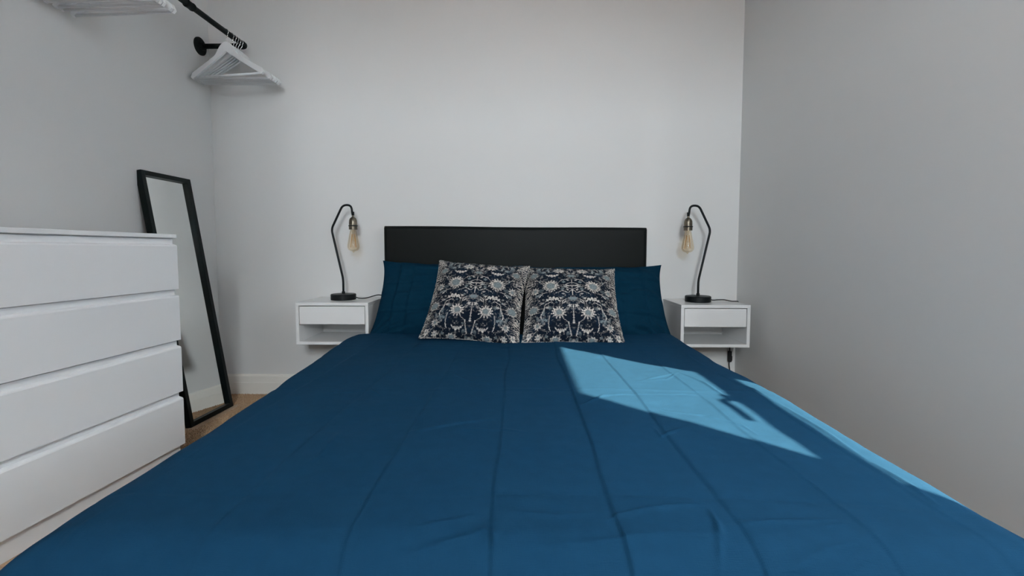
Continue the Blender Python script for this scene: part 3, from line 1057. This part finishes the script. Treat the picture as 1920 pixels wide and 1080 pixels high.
bm = bmesh.new()
bm_box(bm, (sx - 0.0095, sy - 0.010, 0.205 - zt), (sx + 0.0095, sy + 0.006, 0.268 - zt), 0.004, 3)
bm_box(bm, (sx + 0.006, sy - 0.007, 0.212 - zt), (sx + 0.0135, sy + 0.003, 0.240 - zt), 0.002, 2)
swo = from_bm('cord_switch', bm, M['cord'], c)
swo['label'] = 'black inline switch on the cord'
tube('cord_tail', smooth_path([(sx, sy, 0.215 - zt), (sx - 0.001, sy + 0.001, 0.19 - zt), (sx + 0.002, sy - 0.002, 0.16 - zt), (sx - 0.004, sy - 0.01, 0.125 - zt)], 5),
     r_c, M['cord'], l2, 8)

# ================================================================ CHEST OF DRAWERS
ch_rz = math.radians(-2.8)
ch = thing('chest_of_drawers', (-1.343, 1.750, 0.0), ch_rz)       # local: +x out into the room, -y along the front toward the camera
CWD, CDP = 0.80, 0.355
box('carcass', (-CDP, -CWD + 0.004, 0.0), (-0.020, -0.004, 0.886), M['white_foil'], ch, 0.001)
box('top_panel', (-CDP, -CWD, 0.886), (0.0, 0.0, 0.901), M['white_foil'], ch, 0.0015)
box('plinth', (-0.030, -CWD + 0.004, 0.0), (-0.018, -0.004, 0.075), M['white_foil'], ch, 0.001)
for z0, z1 in ((0.688, 0.861), (0.488, 0.664), (0.282, 0.462), (0.070, 0.257)):
    # drawer front: rounded top lip that folds back to a finger strip
    bm = bmesh.new()
    prof = [(0.0, z0), (0.0, z1 - 0.006), (-0.002, z1 - 0.002), (-0.006, z1), (-0.0185, z1 + 0.004), (-0.0185, z0)]
    a = [bm.verts.new((x, -CWD, z)) for x, z in prof]
    b = [bm.verts.new((x, 0.0, z)) for x, z in prof]
    n = len(prof)
    for k in range(n):
        bm.faces.new((a[k], a[(k + 1) % n], b[(k + 1) % n], b[k]))
    bm.faces.new(a[::-1]); bm.faces.new(b)
    dro = from_bm('drawer', bm, M['white_foil'], ch)
    box('finger_strip', (-0.020, -CWD + 0.006, z1 + 0.002), (-0.0125, -0.006, z1 + 0.0215), M['white_foil'], dro, 0.001)
tag(ch, 'white four-drawer chest with handle-less fronts, standing beside the leaning mirror', 'chest of drawers')

# ================================================================ LEANING MIRROR
MW, ML, MD, MF = 0.305, 1.222, 0.030, 0.022
mr = thing('leaning_mirror', (-1.553, 2.222, 0.003))
lean_a = math.asin(0.190 / ML)
mr.rotation_euler = Matrix.Rotation(math.radians(-1.2), 3, 'Z').to_euler()
ROT = Matrix.Rotation(-lean_a, 4, 'Y')                           # local: +x faces the room, y along the wall, z up


def mirror_part(name, lo, hi, material, bevel=0.0):
    bm = bmesh.new()
    bm_box(bm, lo, hi, bevel, 2)
    bmesh.ops.transform(bm, matrix=ROT, verts=bm.verts)
    return from_bm(name, bm, material, mr)


h = MW / 2
mirror_part('frame_side', (-MD, -h, 0), (0, -h + MF, ML), M['black_frame'], 0.001)
mirror_part('frame_side', (-MD, h - MF, 0), (0, h, ML), M['black_frame'], 0.001)
mirror_part('frame_rail', (-MD, -h + MF, 0), (0, h - MF, MF), M['black_frame'], 0.001)
mirror_part('frame_rail', (-MD, -h + MF, ML - MF), (0, h - MF, ML), M['black_frame'], 0.001)
mirror_part('mirror_glass', (-0.020, -h + MF - 0.003, MF - 0.003), (-0.016, h - MF + 0.003, ML - MF + 0.003), M['mirror'])
mirror_part('backing', (-MD + 0.001, -h + MF - 0.003, MF - 0.003), (-0.021, h - MF + 0.003, ML - MF + 0.003), M['black_frame'])
tag(mr, 'tall narrow black framed mirror leaning on the wall behind the chest', 'mirror')

# ================================================================ PIPE CLOTHES RAIL
RX, RZ, RY = -1.515, 1.955, 2.525
rail = tag(thing('clothes_rail', (XL, RY, RZ)), 'black iron pipe clothes rail mounted on the wall above the mirror', 'clothes rail')
dx = RX - XL
Y2 = 0.75 - RY
for yy in (0.0, Y2):
    fl = lathe('wall_flange', [(0.047, 0.0), (0.047, 0.006), (0.043, 0.009), (0.022, 0.012), (0.020, 0.026), (0.0, 0.026)], M['black_iron'], rail, 36, (0, yy, 0), 'x', cap=False)
    for k in range(4):
        a = math.pi / 4 + k * math.pi / 2
        lathe('screw', [(0.005, 0.009), (0.004, 0.0115), (0.0, 0.0118)], M['black_iron'], fl, 10, (0, yy + 0.034 * math.cos(a), 0.034 * math.sin(a)), 'x', cap=False)
    tube('arm', [(0.012, yy, 0), (dx - 0.008, yy, 0)], 0.0135, M['black_iron'], rail, 20)
    e = -1 if yy == 0 else 1
    tube('elbow', fillet([(dx - 0.030, yy, 0), (dx, yy, 0), (dx, yy + e * 0.030, 0)], 0.018, 8), 0.0175, M['black_iron'], rail, 20)
tube('rail_pipe', [(dx, -0.012, 0), (dx, Y2 + 0.012, 0)], 0.0132, M['black_iron'], rail, 20)
lathe('coupling', [(0.0132, 2.085 - RY), (0.0175, 2.088 - RY), (0.0185, 2.094 - RY), (0.0172, 2.098 - RY), (0.0172, 2.122 - RY), (0.0185, 2.126 - RY), (0.0175, 2.132 - RY), (0.0132, 2.135 - RY)],
      M['black_iron'], rail, 24, (dx, 0, 0), 'y', cap=False)


# ================================================================ HANGERS
def hanger_body_mesh():
    """flat wooden shaped hanger: arched neck, sloping shoulders, rounded tips. local: x across, z down from the rail centre."""
    n = 44
    top, bot = [], []
    L = 0.212
    for i in range(n + 1):
        x = -L + 2 * L * i / n
        a = abs(x) / L
        ax = abs(x)
        zt_ = -0.050 - 0.064 * (min(ax, 0.062) / 0.062) ** 1.9 - max(0.0, ax - 0.062) * 0.56
        zb_ = -0.100 - 0.615 * ax + 0.004 * math.exp(-(x / 0.012) ** 2)
        wdt = zt_ - zb_
        if a > 0.955:
            q = (a - 0.955) / 0.045
            mid_ = (zt_ + zb_) / 2
            k = math.sqrt(max(0.0, 1 - q * q)) * 0.5
            zt_, zb_ = mid_ + wdt * k, mid_ - wdt * k
        if 0.82 < a < 0.86:
            zt_ -= 0.004
        top.append((x, zt_)); bot.append((x, zb_))
    bm = bmesh.new()
    th = 0.0058
    ft = [bm.verts.new((x, -th, z)) for x, z in top]; fb = [bm.verts.new((x, -th, z)) for x, z in bot]
    bt = [bm.verts.new((x, th, z)) for x, z in top]; bb = [bm.verts.new((x, th, z)) for x, z in bot]
    for i in range(n):
        bm.faces.new((ft[i], ft[i + 1], fb[i + 1], fb[i]))
        bm.faces.new((bt[i], bb[i], bb[i + 1], bt[i + 1]))
        bm.faces.new((ft[i], bt[i], bt[i + 1], ft[i + 1]))
        bm.faces.new((fb[i], fb[i + 1], bb[i + 1], bb[i]))
    bm.faces.new((ft[0], fb[0], bb[0], bt[0])); bm.faces.new((ft[-1], bt[-1], bb[-1], fb[-1]))
    bmesh.ops.remove_doubles(bm, verts=bm.verts, dist=1e-5)
    bmesh.ops.recalc_face_normals(bm, faces=bm.faces)
    me = bpy.data.meshes.new('hanger_body')
    bm.to_mesh(me); bm.free()
    me.materials.append(M['hanger'])
    return me


def make_hanger():
    t = thing('clothes_hanger', (RX, 2.4, RZ))
    o = bpy.data.objects.new('hanger_body', hanger_body_mesh()); COL.objects.link(o); o.parent = t
    tube('trouser_bar', [(-0.194, 0, -0.218), (0.194, 0, -0.218)], 0.0055, M['hanger'], t, 10)
    pts = [(0, 0, -0.050), (0, 0, -0.034)]
    R = 0.0150
    for k in range(11):
        a = math.radians(-75 + k * 25)
        pts.append((R * math.cos(a), 0, R * math.sin(a)))
    pts[2] = (0.010, 0, -0.019)
    tube('hook', smooth_path(pts, 3), 0.0016, M['chrome'], t, 8)
    return t


proto = make_hanger()
first = True
ORD = ['closest', 'second', 'third', 'fourth', 'fifth']
far = [(2.365, -9), (2.408, -2), (2.428, -1), (2.447, 0), (2.466, 1), (2.486, 1)]
near = [(1.640, 6), (1.668, 2), (1.694, -1), (1.722, 1), (1.752, -3)]
for k, (yy, rz) in enumerate(far):
    o = proto if first else copy_tree(proto)
    first = False
    o.location = (RX, yy, RZ)
    o.rotation_euler = (0, 0, math.radians(rz))
    if k == 0:
        tag(o, 'white wooden clothes hanger turned askew in front of the bunch by the corner', 'hanger', 'white hangers at the rail end')
    else:
        tag(o, 'white wooden clothes hanger in the corner bunch, %s to the wall behind the bed' % ORD[5 - k] if k == 5 else
            'white wooden clothes hanger in the corner bunch, %s from the wall behind the bed' % ORD[5 - k], 'hanger', 'white hangers at the rail end')
for k, (yy, rz) in enumerate(near):
    o = copy_tree(proto)
    o.location = (RX, yy, RZ)
    o.rotation_euler = (0, 0, math.radians(rz))
    tag(o, 'white wooden clothes hanger in the bunch above the chest, %s the rail coupling' % ('closest to' if k == 4 else ORD[4 - k] + ' from'),
        'hanger', 'white hangers above the chest')
